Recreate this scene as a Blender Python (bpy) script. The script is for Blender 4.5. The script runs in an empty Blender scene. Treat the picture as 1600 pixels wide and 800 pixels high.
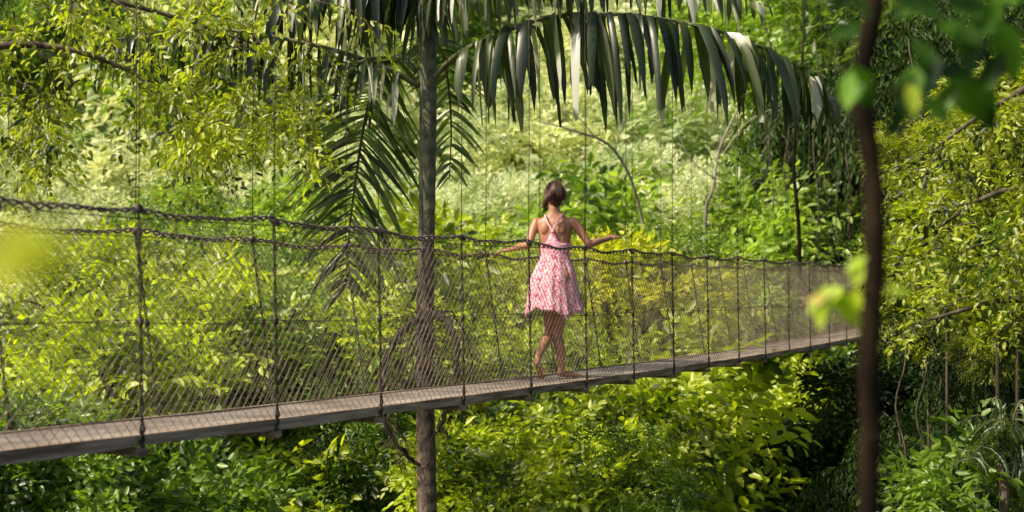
import bpy, math, random
import numpy as np
from mathutils import Vector, Matrix
random.seed(4); rng=np.random.default_rng(11)
sc=bpy.context.scene; col=sc.collection
F=2222.0; HY=452.0
def P(px,py,d): return Vector(((px-800)/F*d, d, (HY-py)/F*d))
# ---------------------------------------------------------------- helpers
def tag(o,label=None,cat=None,group=None,kind=None):
    if label: o['label']=label
    if cat: o['category']=cat
    if group: o['group']=group
    if kind: o['kind']=kind
    return o
def empty(name,loc=(0,0,0),rz=0):
    o=bpy.data.objects.new(name,None); col.objects.link(o); o.location=loc; o.rotation_euler=(0,0,rz); o.empty_display_size=.2
    return o
def link(name,me,mat,parent=None):
    o=bpy.data.objects.new(name,me); col.objects.link(o)
    if mat: me.materials.append(mat)
    if parent: o.parent=parent
    return o
class MB:
    def __init__(s): s.v=[]; s.f=[]
    def tube(s,pts,rad,n=6,cap=True):
        pts=[Vector(p) for p in pts]; m=len(pts)
        if not hasattr(rad,'__len__'): rad=[rad]*m
        b=len(s.v); prev=None
        for i,p in enumerate(pts):
            t=(pts[min(i+1,m-1)]-pts[max(i-1,0)])
            if t.length<1e-9: t=Vector((0,0,1))
            t.normalize()
            if prev is None:
                r=Vector((0,0,1)) if abs(t.z)<.9 else Vector((1,0,0))
                a=t.cross(r).normalized()
            else:
                a=(prev-t*prev.dot(t))
                a=a.normalized() if a.length>1e-6 else t.orthogonal().normalized()
            prev=a; c=t.cross(a)
            for k in range(n):
                an=2*math.pi*k/n
                s.v.append(tuple(p+(a*math.cos(an)+c*math.sin(an))*rad[i]))
        for i in range(m-1):
            for k in range(n):
                k2=(k+1)%n
                s.f.append((b+i*n+k,b+i*n+k2,b+(i+1)*n+k2,b+(i+1)*n+k))
        if cap and n>2:
            s.f.append(tuple(b+k for k in range(n))[::-1]); s.f.append(tuple(b+(m-1)*n+k for k in range(n)))
    def rings(s,rings,cap=True):
        n=len(rings[0]); b=len(s.v)
        for r in rings: s.v.extend(tuple(p) for p in r)
        for i in range(len(rings)-1):
            for k in range(n):
                k2=(k+1)%n
                s.f.append((b+i*n+k,b+i*n+k2,b+(i+1)*n+k2,b+(i+1)*n+k))
        if cap:
            s.f.append(tuple(b+k for k in range(n))[::-1]); m=len(rings)-1; s.f.append(tuple(b+m*n+k for k in range(n)))
    def ell(s,c,X,Y,Z,nu=16,nv=10):
        c=Vector(c); R=[]
        for j in range(nv+1):
            ph=math.pi*(j+.02)/(nv+.04)-math.pi/2
            R.append([c+Vector(X)*math.cos(ph)*math.cos(2*math.pi*k/nu)+Vector(Y)*math.cos(ph)*math.sin(2*math.pi*k/nu)+Vector(Z)*math.sin(ph) for k in range(nu)])
        s.rings(R)
    def box(s,c,X,Y,Z):
        c=Vector(c);X=Vector(X);Y=Vector(Y);Z=Vector(Z); b=len(s.v)
        for i in (-1,1):
            for j in (-1,1):
                for k in (-1,1): s.v.append(tuple(c+X*i+Y*j+Z*k))
        for q in ((0,1,3,2),(4,6,7,5),(0,4,5,1),(2,3,7,6),(0,2,6,4),(1,5,7,3)): s.f.append(tuple(b+i for i in q))
    def build(s,name,mat,parent=None,smooth=True):
        me=bpy.data.meshes.new(name); me.from_pydata(s.v,[],s.f)
        if smooth: me.polygons.foreach_set('use_smooth',[True]*len(me.polygons))
        me.update()
        return link(name,me,mat,parent)
def cr(pts,n):
    pts=[Vector(p) for p in pts]; out=[]
    q=[pts[0]*2-pts[1]]+pts+[pts[-1]*2-pts[-2]]
    for i in range(1,len(q)-2):
        for k in range(n):
            t=k/n; a,b,c,d=q[i-1],q[i],q[i+1],q[i+2]
            out.append(.5*((2*b)+(c-a)*t+(2*a-5*b+4*c-d)*t*t+(3*b-a-3*c+d)*t**3))
    out.append(pts[-1]); return out
def quadmesh(name,V,Q,mat,parent=None,smooth=False):
    me=bpy.data.meshes.new(name); nv=len(V); nf=len(Q)
    me.vertices.add(nv); me.vertices.foreach_set('co',np.ascontiguousarray(V,dtype=np.float32).ravel())
    me.loops.add(nf*4); me.loops.foreach_set('vertex_index',np.ascontiguousarray(Q,dtype=np.int32).ravel())
    me.polygons.add(nf); me.polygons.foreach_set('loop_start',np.arange(0,nf*4,4,dtype=np.int32))
    me.polygons.foreach_set('loop_total',np.full(nf,4,dtype=np.int32))
    if smooth: me.polygons.foreach_set('use_smooth',np.ones(nf,dtype=bool))
    me.update(calc_edges=True); me.validate()
    return link(name,me,mat,parent)
def nrm(a): return a/np.maximum(np.linalg.norm(a,axis=1,keepdims=True),1e-9)
def leaves(name,Pp,D,N,L,W,mat,parent=None):
    D=nrm(D); N=N-D*np.sum(N*D,1,keepdims=True); N=nrm(N); S=np.cross(D,N)
    T=[(0,0,0,0),(.3,.5,.14,0),(.7,.38,.1,-.04),(1,0,0,-.16),(.7,-.38,.1,-.04),(.3,-.5,.14,0)]
    n=len(Pp); V=np.zeros((n,6,3)); L=np.broadcast_to(L,(n,))[:,None]; W=np.broadcast_to(W,(n,))[:,None]
    for i,(u,v,w,l) in enumerate(T): V[:,i]=Pp+D*u*L+S*v*W+N*(w*W+l*L)
    b=np.arange(n)[:,None]*6
    Q=np.concatenate([b+np.array([[0,1,2,3]]),b+np.array([[0,3,4,5]])],1).reshape(-1,4)
    return quadmesh(name,V.reshape(-1,3),Q,mat,parent)
def sprigs(p,d,L,n=8,span=3.6,droop=.25,rg=rng,nj=.45):
    m=len(p); d=nrm(d); up=np.array([[0,0,1.]])+rg.normal(0,nj,(m,3)); side=nrm(np.cross(d,up)); N0=np.cross(side,d)
    PP=[];DD=[];NN=[];LL=[]
    for k in range(n):
        s=(k+.5)/n; sg=1 if k%2 else -1
        q=p+d*(s*span*L)+np.array([[0,0,-1.]])*(droop*s*s*span*L)
        dd=d*(.35+.5*s)+side*sg*(1-.6*s)+np.array([[0,0,-1.]])*droop+rg.normal(0,.22,(m,3))
        PP.append(q);DD.append(dd);NN.append(N0+rg.normal(0,.3,(m,3)));LL.append(L*rg.uniform(.7,1.2,m)*(1-.25*abs(s-.5)))
    return np.concatenate(PP),np.concatenate(DD),np.concatenate(NN),np.concatenate(LL)
# ---------------------------------------------------------------- materials
def newmat(name):
    m=bpy.data.materials.new(name); m.use_nodes=True; nt=m.node_tree; nt.nodes.clear()
    return m,nt,nt.nodes.new('ShaderNodeOutputMaterial')
def leafmat(name,dark,light,tr=.5,rough=.45,tcol=None,nscale=.9,spec=.05,pale=None):
    m,nt,out=newmat(name); N=nt.nodes; K=nt.links
    g=N.new('ShaderNodeNewGeometry'); oi=N.new('ShaderNodeObjectInfo'); tc=N.new('ShaderNodeTexCoord')
    nz=N.new('ShaderNodeTexNoise'); nz.inputs['Scale'].default_value=nscale; nz.inputs['Detail'].default_value=1
    K.new(tc.outputs['Object'],nz.inputs['Vector'])
    a=N.new('ShaderNodeMath'); a.operation='MULTIPLY_ADD'; a.inputs[1].default_value=.66; K.new(g.outputs['Random Per Island'],a.inputs[0])
    b=N.new('ShaderNodeMath'); b.operation='MULTIPLY_ADD'; b.inputs[1].default_value=2.4; b.inputs[2].default_value=-1.12; K.new(nz.outputs['Fac'],b.inputs[0])
    K.new(b.outputs[0],a.inputs[2])
    c=N.new('ShaderNodeMath'); c.operation='MULTIPLY_ADD'; c.inputs[1].default_value=.3; K.new(oi.outputs['Random'],c.inputs[0]); K.new(a.outputs[0],c.inputs[2])
    r=N.new('ShaderNodeValToRGB'); e=r.color_ramp.elements
    e[0].position=.05; e[0].color=(*dark,1); e[1].position=.85; e[1].color=(*light,1)
    if pale: x=e.new(.93); x.color=(*pale,1)
    K.new(c.outputs[0],r.inputs[0])
    p=N.new('ShaderNodeBsdfDiffuse'); K.new(r.outputs[0],p.inputs['Color'])
    gl=N.new('ShaderNodeBsdfGlossy'); gl.inputs['Roughness'].default_value=rough; gl.inputs['Color'].default_value=(1,1,.9,1)
    t=N.new('ShaderNodeBsdfTranslucent'); mc=N.new('ShaderNodeMix'); mc.data_type='RGBA'; mc.blend_type='MULTIPLY'; mc.inputs[0].default_value=1
    K.new(r.outputs[0],mc.inputs[6]); mc.inputs[7].default_value=(*(tcol or (1.6,1.65,.6)),1); mc.clamp_result=True
    K.new(mc.outputs[2],t.inputs['Color'])
    mx=N.new('ShaderNodeMixShader'); mx.inputs[0].default_value=tr
    K.new(p.outputs[0],mx.inputs[1]); K.new(t.outputs[0],mx.inputs[2])
    m2=N.new('ShaderNodeMixShader'); m2.inputs[0].default_value=spec; K.new(mx.outputs[0],m2.inputs[1]); K.new(gl.outputs[0],m2.inputs[2]); K.new(m2.outputs[0],out.inputs[0])
    return m
def noisemat(name,c1,c2,scale=8,rough=.8,bump=.4,metal=0,stretch=(1,1,1),detail=6,lo=.35,hi=.65,c3=None,spec=.3,bd=.02):
    m,nt,out=newmat(name); N=nt.nodes; K=nt.links
    tc=N.new('ShaderNodeTexCoord'); mp=N.new('ShaderNodeMapping'); mp.inputs['Scale'].default_value=stretch
    K.new(tc.outputs['Object'],mp.inputs[0])
    nz=N.new('ShaderNodeTexNoise'); nz.inputs['Scale'].default_value=scale; nz.inputs['Detail'].default_value=detail; K.new(mp.outputs[0],nz.inputs['Vector'])
    r=N.new('ShaderNodeValToRGB'); e=r.color_ramp.elements; e[0].position=lo; e[0].color=(*c1,1); e[1].position=hi; e[1].color=(*c2,1)
    if c3: x=e.new((lo+hi)/2); x.color=(*c3,1)
    K.new(nz.outputs['Fac'],r.inputs[0])
    p=N.new('ShaderNodeBsdfPrincipled'); p.inputs['Roughness'].default_value=rough; p.inputs['Metallic'].default_value=metal; p.inputs['Specular IOR Level'].default_value=spec
    K.new(r.outputs[0],p.inputs['Base Color'])
    if bump:
        bp=N.new('ShaderNodeBump'); bp.inputs['Strength'].default_value=bump; bp.inputs['Distance'].default_value=bd; K.new(nz.outputs['Fac'],bp.inputs['Height']); K.new(bp.outputs[0],p.inputs['Normal'])
    K.new(p.outputs[0],out.inputs[0]); return m
M={}
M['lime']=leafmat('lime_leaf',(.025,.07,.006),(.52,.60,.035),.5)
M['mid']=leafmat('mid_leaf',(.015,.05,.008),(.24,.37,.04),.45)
M['deep']=leafmat('deep_leaf',(.004,.014,.004),(.045,.085,.014),.3,spec=.015)  # dark green foliage; shade of hollows and canopy gaps is put into the colour
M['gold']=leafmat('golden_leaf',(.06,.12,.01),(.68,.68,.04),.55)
M['pale']=leafmat('pale_leaf',(.22,.35,.08),(.90,.93,.60),.5,tcol=(1.1,1.1,.85),nscale=1.6)  # pale tufted foliage, whitened further to paint in background haze glow
M['far']=leafmat('painted_haze_leaf',(.32,.41,.19),(.88,.89,.48),.5,tcol=(1.1,1.12,.85))  # distance haze painted into the leaf colour, both ramp ends lifted
M['soft']=leafmat('soft_leaf',(.05,.12,.018),(.44,.58,.09),.5)
M['spray']=leafmat('spray_leaf',(.010,.028,.004),(.46,.52,.03),.5,nscale=2.2)
M['front']=leafmat('near_leaf',(.010,.04,.006),(.10,.24,.015),.5,nscale=9,spec=.02)
M['frontgold']=leafmat('near_gold_leaf',(.18,.42,.01),(.60,.74,.04),.5,nscale=6)
M['tinge']=leafmat('near_orange_leaf',(.55,.40,.08),(.75,.55,.14),.5,nscale=6)
M['blurgold']=leafmat('near_yellow_leaf',(.55,.60,.01),(.75,.76,.03),.5,nscale=6)
M['palm']=leafmat('palm_leaflet',(.006,.015,.004),(.065,.09,.028),.32,rough=.38,nscale=1.5,spec=.05,tcol=(2.6,2.9,.7),pale=(.62,.62,.52))  # pale stop paints whitish reflected highlights onto random leaflets
M['palmblue']=leafmat('palm_leaflet_sheen',(.014,.035,.012),(.15,.21,.07),.4,rough=.4,nscale=1.5,spec=.06,tcol=(1.9,2.0,.6))
M['bark']=noisemat('bark',(.035,.025,.016),(.16,.125,.085),14,.9,.6,stretch=(1,1,.35))
M['darkbark']=noisemat('dark_bark',(.004,.003,.002),(.026,.016,.008),14,.9,.6,stretch=(1,1,.35),spec=.1)
M['palebark']=noisemat('pale_bark',(.16,.14,.10),(.36,.33,.26),9,.85,.4,stretch=(1,1,.4))
M['rail']=noisemat('rusty_cable',(.06,.038,.03),(.36,.26,.22),40,.6,.4,metal=.2,spec=.5,lo=.4,hi=.62)
M['wire']=noisemat('dark_wire',(.035,.028,.022),(.10,.08,.06),25,.6,.2,metal=.3)
M['net']=noisemat('net_wire',(.17,.13,.09),(.38,.30,.22),3,.6,0,metal=.1,spec=.4)
M['beam']=noisemat('weathered_beam',(.17,.115,.075),(.50,.37,.26),5,.85,.5,stretch=(.5,6,6))
M['soil']=noisemat('soil',(.012,.018,.006),(.05,.07,.018),1.2,.95,.6,bd=.2)
def palmbark():
    m,nt,out=newmat('palm_bark'); N=nt.nodes; K=nt.links
    tc=N.new('ShaderNodeTexCoord'); sp=N.new('ShaderNodeSeparateXYZ'); K.new(tc.outputs['Object'],sp.inputs[0])
    mr=N.new('ShaderNodeMapRange'); mr.inputs[1].default_value=9.0; mr.inputs[2].default_value=9.7; K.new(sp.outputs['Z'],mr.inputs[0])
    nz=N.new('ShaderNodeTexNoise'); nz.inputs['Scale'].default_value=22; nz.inputs['Detail'].default_value=8
    mp=N.new('ShaderNodeMapping'); mp.inputs['Scale'].default_value=(1,1,.5); K.new(tc.outputs['Object'],mp.inputs[0]); K.new(mp.outputs[0],nz.inputs['Vector'])
    wv=N.new('ShaderNodeTexWave'); wv.bands_direction='Z'; wv.inputs['Scale'].default_value=2.2; wv.inputs['Distortion'].default_value=2.5; wv.inputs['Detail'].default_value=3; K.new(tc.outputs['Object'],wv.inputs['Vector'])
    lo=N.new('ShaderNodeValToRGB'); e=lo.color_ramp.elements; e[0].position=.3; e[0].color=(.035,.022,.015,1); e[1].position=.7; e[1].color=(.28,.20,.145,1); K.new(nz.outputs['Fac'],lo.inputs[0])
    hi=N.new('ShaderNodeValToRGB'); e=hi.color_ramp.elements; e[0].position=.3; e[0].color=(.07,.07,.04,1); e[1].position=.75; e[1].color=(.22,.23,.13,1); K.new(nz.outputs['Fac'],hi.inputs[0])
    mx=N.new('ShaderNodeMix'); mx.data_type='RGBA'; K.new(mr.outputs[0],mx.inputs[0]); K.new(lo.outputs[0],mx.inputs[6]); K.new(hi.outputs[0],mx.inputs[7])
    m2=N.new('ShaderNodeMix'); m2.data_type='RGBA'; m2.blend_type='MULTIPLY'; m2.inputs[0].default_value=.35; K.new(mx.outputs[2],m2.inputs[6]); K.new(wv.outputs['Color'],m2.inputs[7])
    p=N.new('ShaderNodeBsdfPrincipled'); p.inputs['Roughness'].default_value=.65; K.new(m2.outputs[2],p.inputs['Base Color'])
    bp=N.new('ShaderNodeBump'); bp.inputs['Strength'].default_value=.8; bp.inputs['Distance'].default_value=.03; K.new(nz.outputs['Fac'],bp.inputs['Height']); K.new(bp.outputs[0],p.inputs['Normal'])
    K.new(p.outputs[0],out.inputs[0]); return m
M['palmbark']=palmbark()
def deckmat():
    m,nt,out=newmat('deck_grating'); N=nt.nodes; K=nt.links
    tc=N.new('ShaderNodeTexCoord')
    wv=N.new('ShaderNodeTexWave'); wv.bands_direction='X'; wv.inputs['Scale'].default_value=9; wv.inputs['Distortion'].default_value=.5; wv.inputs['Detail'].default_value=2; K.new(tc.outputs['Object'],wv.inputs['Vector'])
    wy=N.new('ShaderNodeTexWave'); wy.bands_direction='Y'; wy.inputs['Scale'].default_value=14; K.new(tc.outputs['Object'],wy.inputs['Vector'])
    nz=N.new('ShaderNodeTexNoise'); nz.inputs['Scale'].default_value=2.5; nz.inputs['Detail'].default_value=8; K.new(tc.outputs['Object'],nz.inputs['Vector'])
    r=N.new('ShaderNodeValToRGB'); e=r.color_ramp.elements; e[0].position=.3; e[0].color=(.24,.185,.14,1); e[1].position=.72; e[1].color=(.58,.48,.39,1); K.new(nz.outputs['Fac'],r.inputs[0])
    mm=N.new('ShaderNodeMix'); mm.data_type='RGBA'; mm.blend_type='MULTIPLY'; mm.inputs[0].default_value=.35; K.new(r.outputs[0],mm.inputs[6]); K.new(wv.outputs['Color'],mm.inputs[7])
    m3=N.new('ShaderNodeMix'); m3.data_type='RGBA'; m3.blend_type='MULTIPLY'; m3.inputs[0].default_value=.2; K.new(mm.outputs[2],m3.inputs[6]); K.new(wy.outputs['Color'],m3.inputs[7])
    p=N.new('ShaderNodeBsdfPrincipled'); p.inputs['Roughness'].default_value=.75; K.new(m3.outputs[2],p.inputs['Base Color'])
    bp=N.new('ShaderNodeBump'); bp.inputs['Strength'].default_value=.5; bp.inputs['Distance'].default_value=.01; K.new(wv.outputs['Fac'],bp.inputs['Height']); K.new(bp.outputs[0],p.inputs['Normal'])
    K.new(p.outputs[0],out.inputs[0]); return m
M['deck']=deckmat()
M['skin']=noisemat('skin',(.40,.185,.105),(.48,.235,.14),6,.44,.05,spec=.45)
M['hair']=noisemat('hair',(.022,.010,.006),(.16,.075,.04),16,.45,.8,stretch=(6,6,.8),spec=.45,bd=.01)
M['nail']=noisemat('eye_dark',(.02,.015,.012),(.03,.02,.015),6,.3,0)
M['strap']=noisemat('strap_cloth',(.70,.30,.33),(.86,.58,.56),30,.8,.1)
M['stalk']=noisemat('dead_stalk',(.03,.022,.016),(.17,.125,.09),14,.85,.5)
M['rachis']=noisemat('palm_rachis',(.04,.04,.016),(.20,.18,.08),12,.5,.2)
def dressmat():
    m,nt,out=newmat('floral_cloth'); N=nt.nodes; K=nt.links
    tc=N.new('ShaderNodeTexCoord')
    nz=N.new('ShaderNodeTexNoise'); nz.inputs['Scale'].default_value=31; nz.inputs['Detail'].default_value=3; nz.inputs['Distortion'].default_value=1.6; K.new(tc.outputs['Object'],nz.inputs['Vector'])
    r=N.new('ShaderNodeValToRGB'); e=r.color_ramp.elements; e[0].position=.36; e[0].color=(.50,.05,.11,1); e[1].position=.65; e[1].color=(.92,.82,.83,1)
    x=e.new(.45); x.color=(.80,.20,.31,1); x=e.new(.50); x.color=(.91,.70,.74,1); x=e.new(.56); x.color=(.82,.30,.41,1)
    K.new(nz.outputs['Fac'],r.inputs[0])
    p=N.new('ShaderNodeBsdfPrincipled'); p.inputs['Roughness'].default_value=.85; p.inputs['Specular IOR Level'].default_value=.15; K.new(r.outputs[0],p.inputs['Base Color'])
    K.new(p.outputs[0],out.inputs[0]); return m
M['dress']=dressmat()
# ---------------------------------------------------------------- terrain
def sm(x): x=np.clip(x,0,1); return x*x*(3-2*x)
def hgt(x,y):
    x=np.asarray(x,float); y=np.asarray(y,float)
    h=-9+7.3*sm(1-(y-1)/6.)
    y0=30+np.clip(-x,0,30)*.25
    h=h+np.clip(.5*(y-y0),0,30)*sm((y-y0)/6+.2)
    h=h+5*sm((x-9)/7)*sm((y-20)/15)
    h=h+.5*np.sin(x*.55+1)*np.cos(y*.4)*sm(y/10)
    return h
def terrain():
    xs=np.concatenate([np.linspace(-600,-70,12),np.linspace(-60,60,90),np.linspace(70,600,12)])
    ys=np.concatenate([np.linspace(-300,-12,8),np.linspace(-10,110,100),np.linspace(130,700,12)])
    X,Y=np.meshgrid(xs,ys); Z=hgt(X,Y); V=np.stack([X,Y,Z],-1).reshape(-1,3)
    nx=len(xs); ny=len(ys); i,j=np.meshgrid(np.arange(nx-1),np.arange(ny-1)); b=(j*nx+i).ravel()
    o=quadmesh('ground',V,np.stack([b,b+1,b+nx+1,b+nx],1),M['soil'],smooth=True); tag(o,kind='structure')
terrain()
def undergrowth():
    n=12000
    y=rng.uniform(9,80,n)**1.0; x=rng.uniform(-.42,.42,n)*y
    z=hgt(x,y)+rng.uniform(.05,1.2,n)
    p=np.stack([x,y,z],1); d=rng.normal(0,.6,(n,3)); d[:,2]+=.5
    a=sprigs(p,d,.26,6,droop=.3)
    o=leaves('undergrowth',a[0],a[1],a[2],a[3],a[3]*.5,M['soft']); tag(o,'tangled green undergrowth covering the valley slopes','undergrowth',kind='stuff')
undergrowth()
# ---------------------------------------------------------------- tree prototypes
def crown_proto(seed,L,ns,nleaf,asp,ncl=16,flat=.75,droop=.25,rcl=(.28,.46),updir=.2,shell=.75):
    rg=np.random.default_rng(seed)
    c=nrm(rg.normal(0,1,(ncl,3)))*rg.uniform(.4,.95,(ncl,1)); c[:,2]*=flat; rc=rg.uniform(rcl[0],rcl[1],ncl)
    k=rg.integers(0,ncl,ns); u=rg.normal(0,1,(ns,3)); u[:,2]+=.35; u=nrm(u)
    p=c[k]+u*(rc[k]*rg.uniform(shell,1.08,ns))[:,None]*np.array([[1,1,.8]])
    d=u+rg.normal(0,.45,(ns,3)); d[:,2]+=updir-.2
    return sprigs(p,d,L,nleaf,droop=droop,rg=rg),c
protos={}
def make_proto(key,*a,**k):
    (p,d,n,l),c=crown_proto(*a,**k); asp=a[4]
    o=leaves('crown',p,d,n,l,l*asp,M['mid'])
    b=MB(); 
    for q in c:
        e=Vector(q); b.tube(cr([Vector((0,0,-.75)),Vector((e.x*.25,e.y*.25,-.35+e.z*.2)),e*.7+Vector((0,0,-.02)),e*1.15],3),[.03-.0027*i for i in range(10)],5)
    br=b.build('branches',M['bark'])
    me1,me2=o.data,br.data
    bpy.data.objects.remove(o); bpy.data.objects.remove(br)
    protos[key]=(me1,me2)
make_proto('broad',1,.105,900,8,.5,rcl=(.18,.36))
make_proto('broad2',2,.09,1150,8,.48,ncl=20,rcl=(.16,.34))
make_proto('fine',3,.06,2100,9,.42,ncl=24,rcl=(.14,.32))
make_proto('big',4,.19,360,7,.46,ncl=14)
make_proto('tuft',5,.08,1150,9,.45,ncl=18,flat=.55,rcl=(.15,.28),updir=.6,droop=.05)
make_proto('droop',6,.075,1400,10,.36,ncl=18,droop=1.1,updir=-.5)
tb=MB(); tb.tube([(0,0,-.02),(.05,.02,.2),(-.05,.03,.45),(.04,-.02,.7),(0,0,1.0)],[.09,.065,.055,.048,.04],8); to=tb.build('trunk',M['bark']); trunk_me=to.data; bpy.data.objects.remove(to)
def tree(loc_top,R,kind,mat,label,group=None,name='broadleaf_tree',zs=1.0,bark='bark',cat='tree',rot=None):
    c=Vector(loc_top); g=float(hgt(c.x,c.y)); H=max(c.z-g,.3)
    r=empty(name,(c.x,c.y,g),random.uniform(0,6.28) if rot is None else rot); tag(r,label,cat,group)
    me1,me2=protos[kind]
    k=bpy.data.objects.new('crown',me1); col.objects.link(k); k.parent=r; k.location=(0,0,H); k.scale=(R,R,R*zs); k.rotation_euler=(random.uniform(-.15,.15),random.uniform(-.15,.15),0)
    k.material_slots[0].link='OBJECT'; k.material_slots[0].material=M[mat]
    b=bpy.data.objects.new('branches',me2); col.objects.link(b); b.parent=r; b.location=(0,0,H); b.scale=k.scale
    b.material_slots[0].link='OBJECT'; b.material_slots[0].material=M[bark]
    t=bpy.data.objects.new('trunk',trunk_me); col.objects.link(t); t.parent=r; t.scale=(R*.5,R*.5,max(H-R*zs*.7,.25)); 
    t.material_slots[0].link='OBJECT'; t.material_slots[0].material=M[bark]
    return r
def T(px,py,d,R,kind,mat,label,**k): return tree(P(px,py,d),R,kind,mat,label,**k)
near=[
(60,800,11.5,1.1,'broad2','mid','dark shaded bush under the left end of the bridge deck'),
(260,810,13,1.2,'broad','mid','green tree top below the deck at lower left'),
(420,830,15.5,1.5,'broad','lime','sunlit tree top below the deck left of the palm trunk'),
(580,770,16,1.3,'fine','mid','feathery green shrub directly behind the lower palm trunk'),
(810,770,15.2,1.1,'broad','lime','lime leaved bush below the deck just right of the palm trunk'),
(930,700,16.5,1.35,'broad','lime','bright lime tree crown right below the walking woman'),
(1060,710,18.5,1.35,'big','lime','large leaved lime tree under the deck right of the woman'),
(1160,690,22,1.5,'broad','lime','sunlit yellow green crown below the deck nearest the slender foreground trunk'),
(980,820,15,1.1,'fine','mid','shaded green bush at the bottom edge below the lime tree'),
(1230,790,20,1.4,'broad2','deep','dark shrub at the bottom beside the slender foreground trunk'),
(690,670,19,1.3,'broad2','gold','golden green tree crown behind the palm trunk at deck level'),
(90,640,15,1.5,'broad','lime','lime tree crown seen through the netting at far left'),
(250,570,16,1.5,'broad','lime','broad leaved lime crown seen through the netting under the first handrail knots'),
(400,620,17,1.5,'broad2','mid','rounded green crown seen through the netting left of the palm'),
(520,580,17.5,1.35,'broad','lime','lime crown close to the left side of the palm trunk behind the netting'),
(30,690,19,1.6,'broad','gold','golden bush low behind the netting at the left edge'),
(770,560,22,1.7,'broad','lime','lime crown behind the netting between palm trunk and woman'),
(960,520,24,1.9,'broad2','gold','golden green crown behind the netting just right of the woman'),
(1110,500,27,1.9,'fine','soft','soft green crown behind the far netting'),
(1250,600,28,1.9,'broad','mid','green crown behind the bridge deck near the slender trunk'),
(620,510,23,1.6,'big','lime','large leaved lime foliage behind the palm trunk at netting height'),
(180,510,22,1.7,'broad2','lime','lime green crown showing behind the netting at left'),
(350,500,24,1.8,'fine','soft','soft green crown deeper behind the netting at left'),
(860,640,20,1.3,'broad2','lime','lime crown under the deck behind the woman\'s feet'),
(300,700,18,1.5,'fine','deep','dark fine foliage showing below the netting at left'),
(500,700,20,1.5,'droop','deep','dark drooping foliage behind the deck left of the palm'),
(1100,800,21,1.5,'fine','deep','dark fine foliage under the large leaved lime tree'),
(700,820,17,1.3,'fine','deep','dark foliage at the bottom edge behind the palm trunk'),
]
for a in near: T(*a)
right=[
(1560,260,13,.85,'fine','lime','fine leaved lime crown at the upper right edge'),
(1480,370,14,.8,'broad2','lime','sunlit lime crown right of the slender foreground trunk'),
(1590,400,13,.8,'fine','mid','mid green fine leaved crown at the right edge above the bridge end'),
(1620,170,12,.7,'broad2','spray','mixed green crown at the right edge near the top'),
(1450,480,16,.8,'fine','spray','mixed green fine crown right of the slender trunk at rail height'),
(1480,560,22,1.2,'droop','mid','drooping mid green tree just under the far end of the bridge'),
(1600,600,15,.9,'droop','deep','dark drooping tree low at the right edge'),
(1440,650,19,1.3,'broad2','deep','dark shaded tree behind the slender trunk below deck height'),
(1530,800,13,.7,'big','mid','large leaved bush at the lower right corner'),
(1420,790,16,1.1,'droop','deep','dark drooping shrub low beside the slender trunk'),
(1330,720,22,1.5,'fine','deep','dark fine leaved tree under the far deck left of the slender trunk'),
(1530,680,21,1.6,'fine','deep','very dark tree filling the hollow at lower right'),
(1540,540,13.5,.45,'fine','spray','small fine green crown hanging in front of the dark hollow at right'),
(1520,130,22,1.9,'droop','deep','dark vine hung tree high at the upper right'),
(1620,40,24,2.2,'broad','mid','green crown in the upper right corner'),
(1340,220,33,2.8,'droop','deep','tall dark tree behind the far suspender wires'),
(1240,330,34,2.0,'broad2','mid','mid green tree left of the far suspender wires'),
(1400,60,36,2.8,'broad','mid','leafy crown above the far suspender wires'),
(1180,60,40,2.4,'broad','soft','green crown at the top behind the long palm frond tip'),
(1300,440,31,1.9,'fine','mid','green tree just above the far handrail'),
(1440,240,20,.9,'fine','spray','mixed green crown behind the slender trunk high at right'),
]
for a in right: T(*a)
mid=[
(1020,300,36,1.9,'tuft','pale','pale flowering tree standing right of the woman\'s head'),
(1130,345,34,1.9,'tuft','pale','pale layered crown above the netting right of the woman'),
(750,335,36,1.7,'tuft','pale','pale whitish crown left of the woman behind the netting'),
(950,410,32,1.8,'big','soft','large leaved green crown directly right of the woman\'s shoulder'),
(1190,400,31,1.5,'big','soft','large leaved tree above the far netting'),
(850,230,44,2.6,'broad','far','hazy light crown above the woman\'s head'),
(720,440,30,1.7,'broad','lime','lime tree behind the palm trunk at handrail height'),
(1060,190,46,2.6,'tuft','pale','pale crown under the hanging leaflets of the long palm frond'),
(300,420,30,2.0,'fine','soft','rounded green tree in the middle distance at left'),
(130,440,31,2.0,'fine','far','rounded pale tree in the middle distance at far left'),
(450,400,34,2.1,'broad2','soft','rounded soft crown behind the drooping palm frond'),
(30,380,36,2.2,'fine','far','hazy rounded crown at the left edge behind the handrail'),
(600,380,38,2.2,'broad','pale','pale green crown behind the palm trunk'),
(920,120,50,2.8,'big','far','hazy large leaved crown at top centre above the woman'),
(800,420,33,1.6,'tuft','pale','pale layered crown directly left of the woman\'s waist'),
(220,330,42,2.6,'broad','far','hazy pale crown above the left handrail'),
]
for a in mid: T(*a)
kinds=['broad','broad2','fine','tuft','big','droop']
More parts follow.
